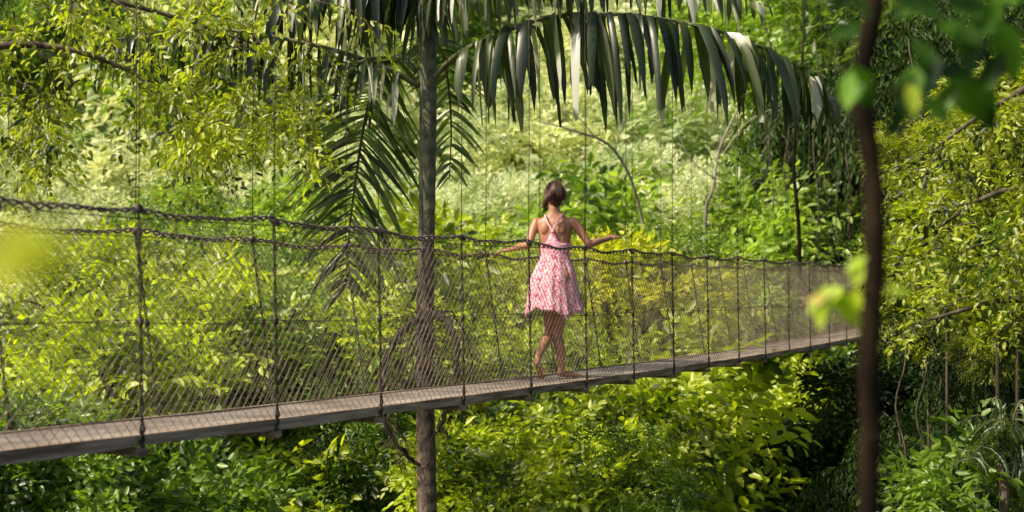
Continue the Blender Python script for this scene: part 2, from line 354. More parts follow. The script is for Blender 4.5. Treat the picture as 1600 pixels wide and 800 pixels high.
for row,(d0,dp) in enumerate([(43,3),(52,4),(62,4),(73,5)]):
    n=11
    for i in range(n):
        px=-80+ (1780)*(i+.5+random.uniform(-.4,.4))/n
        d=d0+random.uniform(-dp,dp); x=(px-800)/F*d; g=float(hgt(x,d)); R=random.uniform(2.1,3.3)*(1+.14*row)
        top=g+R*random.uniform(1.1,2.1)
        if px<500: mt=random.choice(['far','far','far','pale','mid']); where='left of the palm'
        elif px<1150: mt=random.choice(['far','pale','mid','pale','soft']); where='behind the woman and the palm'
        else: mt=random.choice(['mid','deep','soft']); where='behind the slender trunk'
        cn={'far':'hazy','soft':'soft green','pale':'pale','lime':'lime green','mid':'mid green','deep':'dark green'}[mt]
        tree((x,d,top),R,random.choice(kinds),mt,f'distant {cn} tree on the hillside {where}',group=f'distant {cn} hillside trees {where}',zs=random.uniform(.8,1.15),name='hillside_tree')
# ---- thin bare trees and hanging vines in the middle distance
def rel(v,o): return Vector(v)-o.location
def bare(px0,d,label,trunk,limbs,mat,r0=.05):
    p=P(px0,0,d); t=empty('bare_tree',(p.x,d,float(hgt(p.x,d)))); tag(t,label,'tree')
    b=MB(); q=cr([Vector((0,0,0))]+[rel(P(*x),t) for x in trunk],5); b.tube(q,[r0*(1-.75*i/len(q)) for i in range(len(q))],7); b.build('trunk',M[mat],t)
    b=MB()
    for l in limbs:
        q=cr([rel(P(*x),t) for x in l],5); b.tube(q,[r0*.4*(1-.7*i/len(q)) for i in range(len(q))],5)
    b.build('limb',M[mat],t)
bare(990,30,'thin pale branched tree reaching over the woman\'s right',[(1020,520,30),(1000,330,30),(960,235,29.5),(900,205,29),(840,190,29)],[[(960,235,29.5),(975,190,29.5),(1000,120,29.5)],[(930,215,29.2),(900,180,29.2),(870,170,29.2)]],'palebark')
bare(1120,30,'thin crooked pale stem rising behind the tip of the long palm frond',[(1100,420,30),(1115,290,30),(1125,230,30.3),(1165,130,30.6),(1150,20,31)],[[(1130,240,30.2),(1170,190,30),(1230,160,30)],[(1118,280,30),(1080,250,30),(1060,210,30)]],'palebark')
bare(1255,29,'straight dark stem behind the suspender wires',[(1250,430,29),(1240,250,29),(1256,60,29.3),(1250,-60,29.5)],[[(1245,300,29),(1290,240,29),(1330,120,29)],[(1250,160,29),(1215,100,29),(1190,20,29)]],'darkbark',.055)
bare(1410,24,'dark leaning stem half hidden behind the slender foreground trunk',[(1430,500,24),(1420,300,24),(1395,120,24),(1420,-40,24)],[[(1415,250,24),(1460,180,24),(1500,150,24)]],'darkbark',.08)
for (x0,y0,y1,d) in ((1205,60,330,28),(1228,110,300,28.4),(1275,60,380,27.5),(1292,150,330,28.2),(1310,40,410,27.8),(1326,120,370,28.5),(1425,60,330,20),(1440,560,800,15),(1462,500,760,15.4),(1408,520,790,15.2)):
    p=P(x0,y0,d); b=MB(); pts=[Vector((.05*math.sin(i*.7+x0),.03*math.cos(i+x0),-(y1-y0)/F*d*i/14)) for i in range(15)]
    b.tube(pts,.012,5); v=b.build('hanging_vine',M['bark']); v.location=p
    tag(v,('thin vine hanging straight down behind the far suspender wires' if d>22 else ('thin vine hanging in the dark hollow beside the slender trunk' if y0>300 else 'thin vine hanging high behind the slender trunk')),'vine',('vines hanging behind the far suspenders' if d>22 else ('vines hanging in the dark hollow' if y0>300 else None)))
# ---------------------------------------------------------------- strand trees (hanging twigs)
def strand_tree(name,label,root_px,d0,strands,mat,L,asp,boughs,parent_bark='bark',keep_=.6,per=2,droop=.45):
    bp=P(*root_px); g=float(hgt(bp.x,bp.y)); t=empty(name,(bp.x,bp.y,g)); tag(t,label,'tree'); o=t.location
    b=MB(); b.tube(cr([(0,0,0),(.1,0,(bp.z-g)*.5),Vector(bp)-o],4),[.2-.008*i for i in range(9)],8); b.build('trunk',M[parent_bark],t)
    b=MB()
    for bl in boughs:
        q=cr([bp]+[P(*x) for x in bl],5); m=len(q); b.tube([v-o for v in q],[.04*(1-i/m)+.008 for i in range(m)],6)
    PP=[];DD=[]; 
    for (x0,y0,d,dx,ln) in strands:
        pts=cr([P(x0,y0,d),P(x0+dx*.6,y0+ln*.25,d+random.uniform(-.2,.2)),P(x0+dx,y0+ln,d+random.uniform(-.3,.3))],5)
        b.tube([v-o for v in pts],[.007,.006,.006,.006,.005,.005,.004,.004,.003,.003,.002],4)
        for i in range(1,len(pts)):
            a=pts[i-1]; c=pts[i]
            for k in range(per):
                PP.append(tuple(a.lerp(c,k/per+random.uniform(-.3,.3))-o)); v=(c-a).normalized()*.35+Vector((random.gauss(0,.8),random.gauss(0,.8),random.gauss(-.1,.35))); DD.append(tuple(v))
    b.build('branches',M[parent_bark],t)
    a=sprigs(np.array(PP),np.array(DD),L,7,span=3.4,droop=droop,nj=.8)
    keep=rng.random(len(a[0]))<keep_
    leaves('crown',a[0][keep],a[1][keep],a[2][keep],a[3][keep],a[3][keep]*asp,M[mat],t)
    return t
st=[]
for i in range(46):
    x=random.uniform(-60,490); y=random.uniform(-70,90)
    mx=120+110*math.sin(x*.013+.6)+50*math.sin(x*.045)
    ln=random.uniform(60,max(80,mx)); 
    if x>420: ln*=.6
    st.append((x,y,random.uniform(10.5,13.5),random.uniform(-130,130),ln))
for i in range(42):
    x=random.choice([random.gauss(260,55),random.gauss(330,40),random.uniform(0,90),random.uniform(400,500)])
    st.append((x,random.uniform(120,225),random.uniform(10.5,13),random.uniform(-60,60),random.uniform(40,120)))
strand_tree('hanging_branch_tree','tree with hanging sunlit twigs of small leaves filling the upper left',(-320,150,12),12,st,'spray',.078,.46,
  [[(-150,0,12),(50,-20,12),(250,20,12.3),(430,80,12.5)],[(-100,90,11.5),(60,70,11.5),(200,110,11.6),(300,190,11.6)],[(-120,-80,13),(150,-70,13),(400,-40,13.3)]],keep_=.55)
st=[]
for i in range(44):
    x=random.uniform(1410,1640); y=random.uniform(130,480)+(1640-x)*.2
    st.append((x,y,random.uniform(9.5,12),random.uniform(-80,20),random.uniform(20,90)))
strand_tree('leaning_tree','leaning tree with layered yellow green sprays at the right edge',(1800,300,11),11,st,'spray',.075,.42,
  [[(1650,140,11),(1550,170,11),(1450,240,10.8)],[(1680,300,10.5),(1560,300,10.6),(1430,380,10.6)],[(1680,450,10.5),(1560,470,10.6),(1450,500,10.6)]],keep_=.7,droop=.2)
# ---------------------------------------------------------------- palm
PD=12.9
pb=P(667,452,PD); pg=float(hgt(pb.x,pb.y)); palm=empty('palm_tree',(pb.x,pb.y,pg)); tag(palm,'tall slim palm with ringed trunk rising behind the bridge left of the woman','palm tree')
po=palm.location
b=MB()
tz=[(664,1000),(667,800),(665,640),(664,500),(666,380),(668,260),(669,140),(668,40),(664,-60),(660,-160)]
tp=[Vector((pb.x,pb.y,pg))]+[P(x,y,PD) for x,y in tz]
tr=[.15,.10,.09,.083,.08,.076,.077,.078,.082,.075,.05]
q=cr(tp,8); rr=[]
for i in range(len(q)):
    u=i/8; k=min(int(u),9); rr.append((tr[k]*(1-(u-k))+tr[k+1]*(u-k))*(1+.035*math.sin(i*2.3)))
b.tube([v-po for v in q],rr,16); b.build('trunk',M['palmbark'],palm)
def frond(ctrl,llen,width,mat,mode='hang',n=60,seed=0,spread=.35,r0=.022,jag=.5,s0=.04,par=None,poff=None):
    par=par or palm; off=poff if poff is not None else po
    rnd=random.Random(seed); q=cr([P(*c) for c in ctrl],12); m=len(q)
    Lc=[0]
    for i in range(1,m): Lc.append(Lc[-1]+(q[i]-q[i-1]).length)
    def at(s):
        s*=Lc[-1]
        for i in range(1,m):
            if Lc[i]>=s:
                u=(s-Lc[i-1])/max(Lc[i]-Lc[i-1],1e-6); return q[i-1].lerp(q[i],u),(q[i]-q[i-1]).normalized()
        return q[-1],(q[-1]-q[-2]).normalized()
    V=[];Q=[]
    for k in range(n):
        for sg in (-1,1):
            if jag and rnd.random()<.08: continue
            s=min(s0+(1-s0)*(k+rnd.uniform(.05,.95))/n,.995)
            p,tg=at(s); L=llen*(math.sin(math.pi*min(s*.8+.17,1))**.6)*rnd.uniform(.6,1.18)
            side=tg.cross(Vector((0,0,1))); 
            if side.length<.3: side=Vector((1,0,0)) if mode=='herring' else Vector((0,1,0))
            side.normalize()
            if mode=='herring': side=Vector((1,0,0)); side=(side-tg*side.dot(tg)).normalized()
            pts=[];ns=5
            w0=width*rnd.uniform(.45,1.35)
            fall=rnd.uniform(.75,1); fwd=rnd.uniform(-.12,.6); sp_=spread*rnd.uniform(.5,1.8)
            for j in range(ns+1):
                u=j/ns
                if mode=='hang':
                    o=side*sg*sp_*L*(1-(1-u)**2.2)+tg*(fwd*L*u*(1-.4*u))
                    z=Vector((0,0,-1))*L*(u**1.25)*fall+Vector((0,0,1))*.10*L*math.sin(math.pi*min(u*2,1))
                    pts.append(p+o+z)
                else:
                    o=(side*sg*.75+tg*.55*(.5+max(fwd,.05)*2)+Vector((0,-.25,0)))*L*u+Vector((0,0,-1))*L*.30*u*u
                    pts.append(p+o)
            yaw=rnd.gauss(0,.7)
            if mode=='hang': wd=(tg*math.cos(yaw)+side*math.sin(yaw)); 
            else: wd=(tg*math.cos(yaw)+Vector((0,1,0))*math.sin(yaw))
            end=rnd.choice([.08,.15,.5]) if jag else .06
            prof=[.4,.85,1,.92,.7,end]
            base=len(V)
            for j,c in enumerate(pts):
                tj=(pts[min(j+1,ns)]-pts[max(j-1,0)]).normalized()
                w=(wd-tj*wd.dot(tj)).normalized()*w0*.5*prof[j]; nn=tj.cross(w)*.35
                for e in (-1,0,1): V.append(tuple(c+w*e+nn*(1 if e==0 else 0)-off+ (tj*w0*rnd.uniform(-.5,.9) if (j==ns and jag) else Vector((0,0,0)))))
            for j in range(ns):
                for e in range(2): Q.append((base+j*3+e,base+j*3+e+1,base+j*3+e+4,base+j*3+e+3))
    o=quadmesh('frond',np.array(V),np.array(Q),M[mat],par)
    b=MB(); b.tube([v-off for v in q],[r0*(1-i/m)+.005 for i in range(m)],7); b.build('rachis',M['rachis'],o)
frond([(680,120,12.8),(715,85,12.6),(775,55,12.4),(860,26,12.2),(960,22,12.2),(1060,34,12.3),(1160,62,12.5),(1250,108,12.8),(1305,160,13)],.90,.09,'palm',n=60,seed=1,spread=.28,s0=.10)
frond([(655,135,12.8),(600,105,12.7),(520,78,12.5),(430,58,12.5),(330,46,12.6),(220,54,12.8),(120,80,13)],.66,.048,'palm',n=52,seed=2,jag=0)
frond([(650,110,13.1),(620,88,13.4),(590,120,13.7),(570,190,13.9),(556,280,14),(545,370,14),(540,450,14)],.88,.05,'palmblue',mode='herring',n=74,seed=3,jag=0)
frond([(664,40,12.9),(640,-10,12.8),(590,-40,12.7),(530,-50,12.6),(470,-20,12.6),(430,30,12.7)],.74,.075,'palm',n=42,seed=4)
frond([(672,40,12.9),(690,-20,12.6),(720,-45,12.4),(780,-60,12.1),(860,-40,12),(930,0,12)],.56,.07,'palm',n=34,seed=5)
frond([(664,60,13),(670,60,13.5),(690,80,14),(700,130,14.4),(705,200,14.7),(702,280,14.8)],.55,.045,'palmblue',mode='herring',n=34,seed=6,jag=0)
frond([(664,20,13),(655,-30,13.2),(610,-60,13.6),(570,0,14),(545,80,14.3)],.7,.06,'palm',n=34,seed=7)
frond([(672,0,12.9),(740,-60,12.9),(900,-70,13),(1080,-30,13.2),(1200,10,13.4)],.55,.055,'palm',n=46,seed=8,jag=0)
frond([(666,0,12.9),(620,-50,12.9),(520,-60,13),(400,-50,13.2),(300,-10,13.4)],.62,.055,'palm',n=40,seed=9,jag=0)
for k,(pts,r) in enumerate([
 ([(664,500,12.8),(638,508,12.5),(607,552,12.3),(597,610,12.3),(606,670,12.4),(630,705,12.5),(655,728,12.7)],.030),
 ([(668,488,12.8),(697,500,12.5),(714,548,12.4),(708,610,12.5),(694,650,12.7),(684,674,12.8)],.036),
 ([(666,495,12.9),(704,488,13.1),(732,535,13.2),(736,580,13.2),(724,618,13.1)],.012),
 ([(662,515,12.8),(640,535,12.6),(620,590,12.6),(616,650,12.6),(636,690,12.7)],.013)]):
    b=MB(); q=cr([P(*c) for c in pts],6); b.tube([v-po+Vector((.012*math.sin(i*1.3),0,.01*math.cos(i*2.1))) for i,v in enumerate(q)],[r*(1-.45*i/len(q))*(1+.14*math.sin(i*1.9)) for i in range(len(q))],8)
    for i in range(6,len(q)):
        for h in range(2):
            v=q[i]-po; e=v+Vector((random.uniform(-.1,.1),random.uniform(-.08,.08),random.uniform(-.26,-.03))); b.tube([v,(v+e)/2+Vector((random.uniform(-.04,.04),0,.01)),e],.0028,4)
    b.build('dead_stalk',M['stalk'],palm)
b=MB()
for i in range(110):
    a=random.uniform(0,6.28); v=P(665,random.uniform(480,620),PD)-po+Vector((math.cos(a)*.07,math.sin(a)*.07,0)); e=v+Vector((math.cos(a)*random.uniform(.1,.36),math.sin(a)*.2,random.uniform(-.35,.1)))
    b.tube([v,(v+e)/2+Vector((0,0,.06)),e],.0035,4)
b.build('fibre_tuft',M['stalk'],palm)
spb=P(1570,700,12.6); g=float(hgt(spb.x,spb.y)); sp_=empty('small_palm',(spb.x,spb.y,g)); tag(sp_,'small palm with spreading narrow fronds in the dark hollow at lower right','palm tree'); so_=sp_.location.copy()
b=MB(); b.tube([(0,0,0),(0,0,(spb.z-g)*.5),spb-so_],[.08,.06,.05],8); b.build('trunk',M['bark'],sp_)
for k,(dx,dy,dd) in enumerate(((-70,-50,-.2),(-60,10,-.4),(-20,-85,0),(45,-80,.1),(75,-30,-.1),(60,30,-.3),(0,-40,-.6))):
    frond([(1570,700,12.6),(1570+dx*.5,700+dy*.7-14,12.6+dd*.5),(1570+dx,700+dy+10,12.6+dd)],.26,.022,'palmblue',n=18,seed=30+k,jag=0,par=sp_,poff=so_,r0=.008,mode='hang',spread=.8)
# ---------------------------------------------------------------- bridge
XV=1852.0; th=math.atan((XV-800)/F); s_,c_=math.sin(th),math.cos(th)
D0=5.42*c_; nvec=Vector((-c_,s_,0)); dvec=Vector((s_,c_,0))
ZB=-.69
bridge=empty('suspension_footbridge',tuple(nvec*D0+Vector((0,0,ZB))),math.atan2(c_,s_)); tag(bridge,'narrow hanging footbridge with twisted wire handrails and diamond netting','footbridge')
def zz(t,w): return (D0+w)*s_+t*c_
def sag(t,w=0): 
    d=zz(t,w); return -.09*max(0,1-((d-15.5)/9.5)**2)
WN=(5.04-5.42)*c_; WF=(5.79-5.42)*c_; WRN=WN; WRF=(6.0-5.42)*c_
RN=.40-ZB; RF=.35-ZB
def rz(side,t): return (RN if side<0 else RF)+sag(t)*.6
def rw(side): return WRN if side<0 else WRF
def dw(side): return WN if side<0 else WF
T0,T1=1.2,41.0
ts=[T0+(T1-T0)*i/120 for i in range(121)]
b=MB(); b.rings([[Vector((t,WN+.03,sag(t))),Vector((t,WF-.03,sag(t))),Vector((t,WF-.03,sag(t)-.03)),Vector((t,WN+.03,sag(t)-.03))] for t in ts]); b.build('deck',M['deck'],bridge,smooth=False)
for w0,w1 in ((WN-.01,WN+.03),(WF-.03,WF+.01)):
    b=MB(); b.rings([[Vector((t,w0,sag(t)+.008)),Vector((t,w1,sag(t)+.008)),Vector((t,w1,sag(t)-.05)),Vector((t,w0,sag(t)-.05-.006*math.sin(t*3)-.004*math.sin(t*11)))] for t in ts]); b.build('side_beam',M['beam'],bridge,smooth=False)
b=MB()
for u in (.33,.66):
    w=WN+(WF-WN)*u
    b.rings([[Vector((t,w-.03,sag(t)-.032)),Vector((t,w+.03,sag(t)-.032)),Vector((t,w+.03,sag(t)-.05)),Vector((t,w-.03,sag(t)-.05))] for t in ts])
b.build('stringer',M['beam'],bridge,smooth=False)
for side in (-1,1):
    b=MB(); n=int((T1-T0)/.014)
    for ph in (0,math.pi):
        pts=[]
        for i in range(n):
            t=T0+.014*i
            a=t/.16*2*math.pi+ph; wob=.008*math.sin(t*2.1)+.006*math.sin(t*5.3)+.004*math.sin(t*13)
            droop=-.022*abs(math.sin(math.pi*(t-5.42)/1.125))
            hr_=.0100+.003*math.sin(t*7)
            pts.append((t,rw(side)+hr_*math.cos(a),rz(side,t)+hr_*math.sin(a)+wob+droop))
        b.tube(pts,.0066,5)
    b.build('handrail_cable',M['rail'],bridge)
    b=MB()
    for u,r in ((.5,.0022),(.08,.0025),(.965,.0025)):
        b.tube([(t,dw(side)+(rw(side)-dw(side))*u,sag(t)+(rz(side,t)-sag(t))*u+.012*math.sin(t*1.7+u*9)) for t in ts],r,5)
    b.build('netting_wire',M['wire'],bridge)
    pitch=.068
    def pt(t,u): 
        return (t,dw(side)+(rw(side)-dw(side))*u,sag(t)+.01+(rz(side,t)-sag(t)-.03)*u)
    n=int((T1-T0-1)/pitch); b=MB()
    for i in range(-16,n+16):
        t=T0+.7+i*pitch
        for dt in (-1.05,1.05):
            pts=[]; ph0=random.gauss(0,.003)
            for j in range(9):
                u=j/8; tt=t+dt*u
                if tt<T0 or tt>T1: continue
                x,y,z=pt(tt,u); pts.append((x+random.gauss(0,.003)+ph0,y+.02*math.sin(u*3.14)*math.sin(tt*2)+(.002 if dt>0 else -.002),z))
            if len(pts)>1: b.tube(pts,.0018,4,cap=False)
    b.build('diamond_netting',M['net'],bridge,smooth=True)
    mc=lambda t: 3.4+.23*zz(t,0)
    b=MB(); b.tube([(t,rw(side),mc(t)) for t in ts],.02,8); b.build('main_cable',M['wire'],bridge)
    k=-3; 
    while True:
        t=5.42+1.125*k+(-.12 if side>0 else 0); k+=1
        if t>T1-.3: break
        if t<T0+.2: continue
        w=dw(side)+(-.022 if side<0 else .022); W=rw(side); z1=rz(side,t); z0=sag(t)
        b=MB()
        for ph in (0,math.pi):
            b.tube([(t+.006*math.cos(i*.9+ph),w+(W-w)*(i/40)+.006*math.sin(i*.9+ph),z0-.02+(z1-z0+.02)*i/40) for i in range(41)],.0045,5)
        b.tube([(t,W,z1),(t+.01,W,z1+.8),(t,W,mc(t))],.003,5)
        h=b.build('hanger',M['wire'],bridge)
        b=MB()
        for zc,rr_ in ((.0,.016),(.045,.012),(.09,.010)):
            b.tube([(t+rr_*1.1*math.cos(a*math.pi/5),w+.004*math.sin(a),z0+.035-zc*1.0+.026*math.sin(a*math.pi/5)) for a in range(11)],.0055,5)
        b.tube([(t,w,z0-.03),(t,w*1.0,z0-.085),(t,w-math.copysign(.07,side),z0-.09)],.008,6)
        b.build('hook',M['wire'],h)
        b=MB(); b.ell((t,W,z1),(.030,0,0),(0,.020,0),(0,0,.024),8,6); b.ell((t+.035,W,z1-.012),(.02,0,0),(0,.018,0),(0,0,.016),8,6); b.build('knot',M['rail'],h)
        b=MB(); b.ell((t,w+(W-w)*.5,z0+(z1-z0)*.5),(.016,0,0),(0,.016,0),(0,0,.026),8,6); b.build('clasp',M['wire'],h)
        if side<0:
            b=MB(); b.box((t,(WN+WF)/2,z0-.075),(.03,0,0),(0,(WF-WN)/2+.03,0),(0,0,.018)); b.build('crossbeam',M['beam'],bridge,smooth=False)
e=T1; 
for w in (WRN-.12,WRF+.12):
    wx=bridge.location+Vector((dvec.x*e,dvec.y*e,0))+nvec*w; g=float(hgt(wx.x,wx.y))-ZB
    b=MB(); b.box((e+.2,w,(g+3.6+.23*zz(e,0))/2+.1),(.12,0,0),(0,.09,0),(0,0,(3.6+.23*zz(e,0)-g)/2+.3)); b.build('tower_post',M['beam'],bridge,smooth=False)
b=MB(); b.box((e+1.6,0,-.1),(1.5,0,0),(0,1.1,0),(0,0,.1))
for x in (.4,2.8):
    for w in (-1,1): b.box((e+x,w,-1.6),(.08,0,0),(0,.08,0),(0,0,1.4)); b.box((e+x,w,.5),(.05,0,0),(0,.05,0),(0,0,.5))
for w in (-1,1): b.box((e+1.6,w,.95),(1.4,0,0),(0,.03,0),(0,0,.05)); b.box((e+1.6,w,.5),(1.4,0,0),(0,.03,0),(0,0,.05))
b.build('landing',M['beam'],bridge,smooth=False)
# ---------------------------------------------------------------- woman
BD=12.26; B0=P(867,452,BD); B0.z=ZB-.0775
R3=Vector((math.cos(.22),-math.sin(.22),0)); F3=Vector((math.sin(.22),math.cos(.22),0)); U3=Vector((0,0,1))
def bf(x,y,h): return B0+R3*x+F3*y+U3*h
person=empty('person',tuple(B0)); tag(person,'person in a pink floral summer dress walking barefoot away along the bridge','person')
po2=person.location
b=MB()
def sect(x,y,h,rx,ry,n=20,tilt=0,p=2.3):
    out=[]
    for k in range(n):
        a=2*math.pi*k/n; ca,sa=math.cos(a),math.sin(a)
        out.append(bf(x+rx*math.copysign(abs(ca)**(2/p),ca),y+ry*math.copysign(abs(sa)**(2/p),sa),h))
    return out
tor=[(0,0,.79,.10,.07),(0,-.005,.83,.15,.10),(0,-.012,.89,.168,.118),(0,-.005,.96,.148,.105),(0,.0,1.04,.118,.085),(0,.004,1.12,.120,.09),(0,.008,1.20,.136,.10),(0,.006,1.28,.152,.096),(.0,0,1.34,.160,.076),(0,-.004,1.375,.140,.056),(0,-.004,1.40,.085,.050),(-.002,.0,1.43,.050,.048),(-.006,.006,1.47,.045,.048),(-.01,.015,1.52,.045,.048)]
b.rings([sect(*t_) for t_ in tor])
b.ell(bf(-.070,-.063,1.29),R3*.045,F3*.037,U3*.062); b.ell(bf(.070,-.063,1.29),R3*.045,F3*.037,U3*.062)
b.ell(bf(-.075,-.06,.87),R3*.082,F3*.085,U3*.09); b.ell(bf(.075,-.06,.87),R3*.082,F3*.085,U3*.09)
hd=(F3*.93-R3*.40-U3*.22).normalized(); hr=hd.cross(U3).normalized(); hu=hr.cross(hd)
hc=bf(-.008,.025,1.575)
b.ell(hc,hr*.072,hd*.09,hu*.105,20,14); b.ell(hc+hd*.035-hu*.055,hr*.052,hd*.055,hu*.058)
b.ell(hc+hd*.098-hu*.022,hr*.012,hd*.018,hu*.022); b.ell(hc+hd*.092-hu*.06,hr*.022,hd*.01,hu*.009)
for sg in (-1,1): b.ell(hc+hr*.074*sg-hd*.005-hu*.015,hr*.01,hd*.018,hu*.03)
def limb(pts,rad,n=12,k=5):
    q=cr(pts,k); R=[]
    for i in range(len(q)):
        u=i/k; j=min(int(u),len(rad)-2); R.append(rad[j]*(1-(u-j))+rad[j+1]*(u-j))
    b.tube(q,R,n)
    b.ell(q[0],Vector((R[0],0,0)),Vector((0,R[0],0)),Vector((0,0,R[0])),10,6); b.ell(q[-1],Vector((R[-1],0,0)),Vector((0,R[-1],0)),Vector((0,0,R[-1])),10,6)
Rs=bf(.160,0,1.347); Re=P(921,381,12.22); Rw=P(953,372,12.42)
limb([Rs,Rs.lerp(Re,.5)+R3*.005,Re,Re.lerp(Rw,.35),Rw],[.045,.037,.031,.032,.020])
Ls=bf(-.160,0,1.347); Le=P(826,382,12.2); Lw=P(796,390,12.38)
limb([Ls,Ls.lerp(Le,.5)-R3*.005,Le,Le.lerp(Lw,.35),Lw],[.045,.037,.031,.032,.020])
def hand(w,tip,nup,side_thumb,curl):
    f=(tip-w).normalized(); s=f.cross(nup).normalized(); n=s.cross(f)
    pc=w+f*.045
    b.ell(pc,s*.038,f*.052,n*.015,14,8)
    for i,(o,l) in enumerate(((-.029,.066),(-.010,.078),(.010,.074),(.028,.058))):
        a=w+f*.078+s*o; a0=w+f*.04+s*o*.7; m1=a+f*l*.45+s*o*.25-n*l*.10*curl; m2=m1+f*l*.35+s*o*.15-n*l*.28*curl; m3=m2+f*l*.22-n*l*.30*curl
        b.tube([a0,a,m1,m2,m3],[.009,.0085,.008,.0072,.006],8)
    a=w+f*.02+s*side_thumb*.02; b.tube([a,a+f*.025+s*side_thumb*.028,a+f*.052+s*side_thumb*.036-n*.006,a+f*.072+s*side_thumb*.036-n*.012],[.012,.011,.009,.0068],8)
hand(Rw,P(980,365,12.6),Vector((0,-.6,1)),-1,.35)
hand(Lw,P(771,394,12.47),Vector((0,-.3,1)),1,1.0)
dz=B0.z
Rk=P(871,521,12.40); Ra=P(878,574,12.34)
limb([bf(.085,0,.87),bf(.065,.05,.66),Rk,Rk.lerp(Ra,.35)+Vector((0,-.03,0)),Ra],[.086,.072,.046,.049,.027])
Lk=P(859,520,12.46); La=P(840,559,12.0)
limb([bf(-.085,0,.87),bf(-.06,.06,.66),Lk,Lk.lerp(La,.35)+Vector((0,-.03,.01)),La],[.086,.072,.046,.049,.027])
def foot(ank,heel,ball,toe,s):
    b.tube([ank,heel+ (ank-heel)*.35],[.028,.031],10)
    b.ell(heel,s*.029,(ball-heel).normalized()*.036,(ball-heel).normalized().cross(s)*.026,12,8)
    b.tube([heel,heel.lerp(ball,.5)+(ank-heel)*.12,ball],[.026,.030,.022],10)
    b.ell(ball,s*.045,(ball-heel).normalized()*.045,(ball-heel).normalized().cross(s)*.015,12,8)
    fd=(toe-ball).normalized()
    for i,(o,l,r) in enumerate(((-.030,.055,.012),(-.011,.053,.009),(.005,.047,.0085),(.019,.040,.008),(.032,.03,.0078))):
        b.tube([ball+s*o,ball+s*o+fd*l*.6,ball+s*o+fd*l],[r,r,r*.75],8)
hl=Vector((Ra.x-.01,Ra.y-.05,dz+.034)); fd=Vector((.84,.54,0)); bl=hl+fd*.155; bl.z=dz+.022; foot(Ra,hl,bl,bl+fd*.06,Vector((.54,-.84,0))*-1)
bl=P(845,592,12.16); bl.z=dz+.026; hl=Vector((La.x-.002,La.y-.035,La.z-.05)); foot(La,hl,bl,bl+Vector((.01,.06,-.006)),Vector((1,-.2,0)).normalized())
raw=b.build('body_source',M['skin'])
md=raw.modifiers.new('r','REMESH'); md.mode='VOXEL'; md.voxel_size=.0052; md.use_smooth_shade=True
m2=raw.modifiers.new('s','SMOOTH'); m2.iterations=4; m2.factor=.5
dg=bpy.context.evaluated_depsgraph_get(); me=bpy.data.meshes.new_from_object(raw.evaluated_get(dg)); bpy.data.objects.remove(raw)
me.transform(Matrix.Translation(-po2)); me.polygons.foreach_set('use_smooth',[True]*len(me.polygons)); me.name='body'
me.materials.clear(); body=link('body',me,M['skin'],person)
b=MB()
for sg in (-1,1): 
    c=hc+hd*.083+hr*.03*sg+hu*.008-po2; b.ell(c,hr*.011,hd*.008,hu*.007,8,6)
b.build('eyes',M['nail'],person)
b=MB(); R=[]
nn=40
for j in range(19):
    ph=math.pi*(j+.15)/18.3-math.pi/2; row=[]
    for k in range(nn):
        a=2*math.pi*k/nn; rdg=1+.03*math.sin(k*5.1+j*.35)+.016*math.sin(k*2.3-j*.6)
        x=math.cos(ph)*math.cos(a)*.092*rdg; y=math.cos(ph)*math.sin(a)*.102*rdg; z=math.sin(ph)*.120*rdg
        if y>.035: y=.035+(y-.035)*.35
        if z<-.05: x*=.74; y*=.82
        row.append(hc-hd*.018+hu*.006+hr*x+hd*y+hu*z-po2)
    R.append(row)
b.rings(R)
pl=cr([P(863,300,12.15),P(856,308,12.08),P(852,318,12.08),P(852,331,12.13)],6)
for ph in range(3):
    b.tube([v-po2+Vector((.013*math.cos(i*.8+ph*2.1),.010*math.sin(i*.8+ph*2.1),0)) for i,v in enumerate(pl)],[.026,.027,.028,.028,.027,.026,.025,.024,.023,.022,.020,.018,.017,.015,.013,.011,.009,.007,.004],8)
for i in range(110):
    a=random.uniform(0,6.28); v=hc+hr*.085*math.cos(a)-hd*.06+hu*random.uniform(-.07,.1)-po2-hd*.03; b.tube([v,v+Vector((random.gauss(0,.012),random.gauss(0,.01),-.025)),v+Vector((random.gauss(0,.02),random.gauss(0,.015),-.05))],.0015,3)
b.build('hair',M['hair'],person)
b=MB(); R=[]; nn=96
prof=[(1.21,.140,.110),(1.17,.134,.107),(1.12,.128,.103),(1.06,.128,.104),(1.0,.143,.116),(.94,.166,.136),(.88,.185,.155),(.82,.196,.163),(.76,.205,.168),(.70,.214,.172),(.64,.224,.178),(.60,.231,.182),(.565,.237,.186)]
for j,(h,rx,ry) in enumerate(prof):
    row=[]; u=max(0,(1.16-h)/.5)
    for k in range(nn):
        a=2*math.pi*k/nn; fold=1+u*(.06*math.sin(5*a+.8+h*1.5)+.05*math.sin(11*a+2+h*5)+.035*math.sin(19*a+1-h*3))
        hh=h
        if j<3:
            back=math.exp(-((a-1.5*math.pi)/.30)**2); front=math.exp(-((a-.5*math.pi)/.8)**2)
            lift=(.095*back+.08*front-.05)*(1-j/3); hh=h+lift
        if h<.66: hh=h+(.66-h)/.095*(.034*math.sin(3*a+1)+.018*math.sin(8*a))
        row.append(bf(rx*fold*math.cos(a)+.02*u*(h<.9)*math.sin(h*6),ry*fold*math.sin(a)-.004-.01*u,hh)-po2)
    R.append(row)
b.rings(R,cap=False); dr=b.build('dress',M['dress'],person)
sol=dr.modifiers.new('t','SOLIDIFY'); sol.thickness=.004
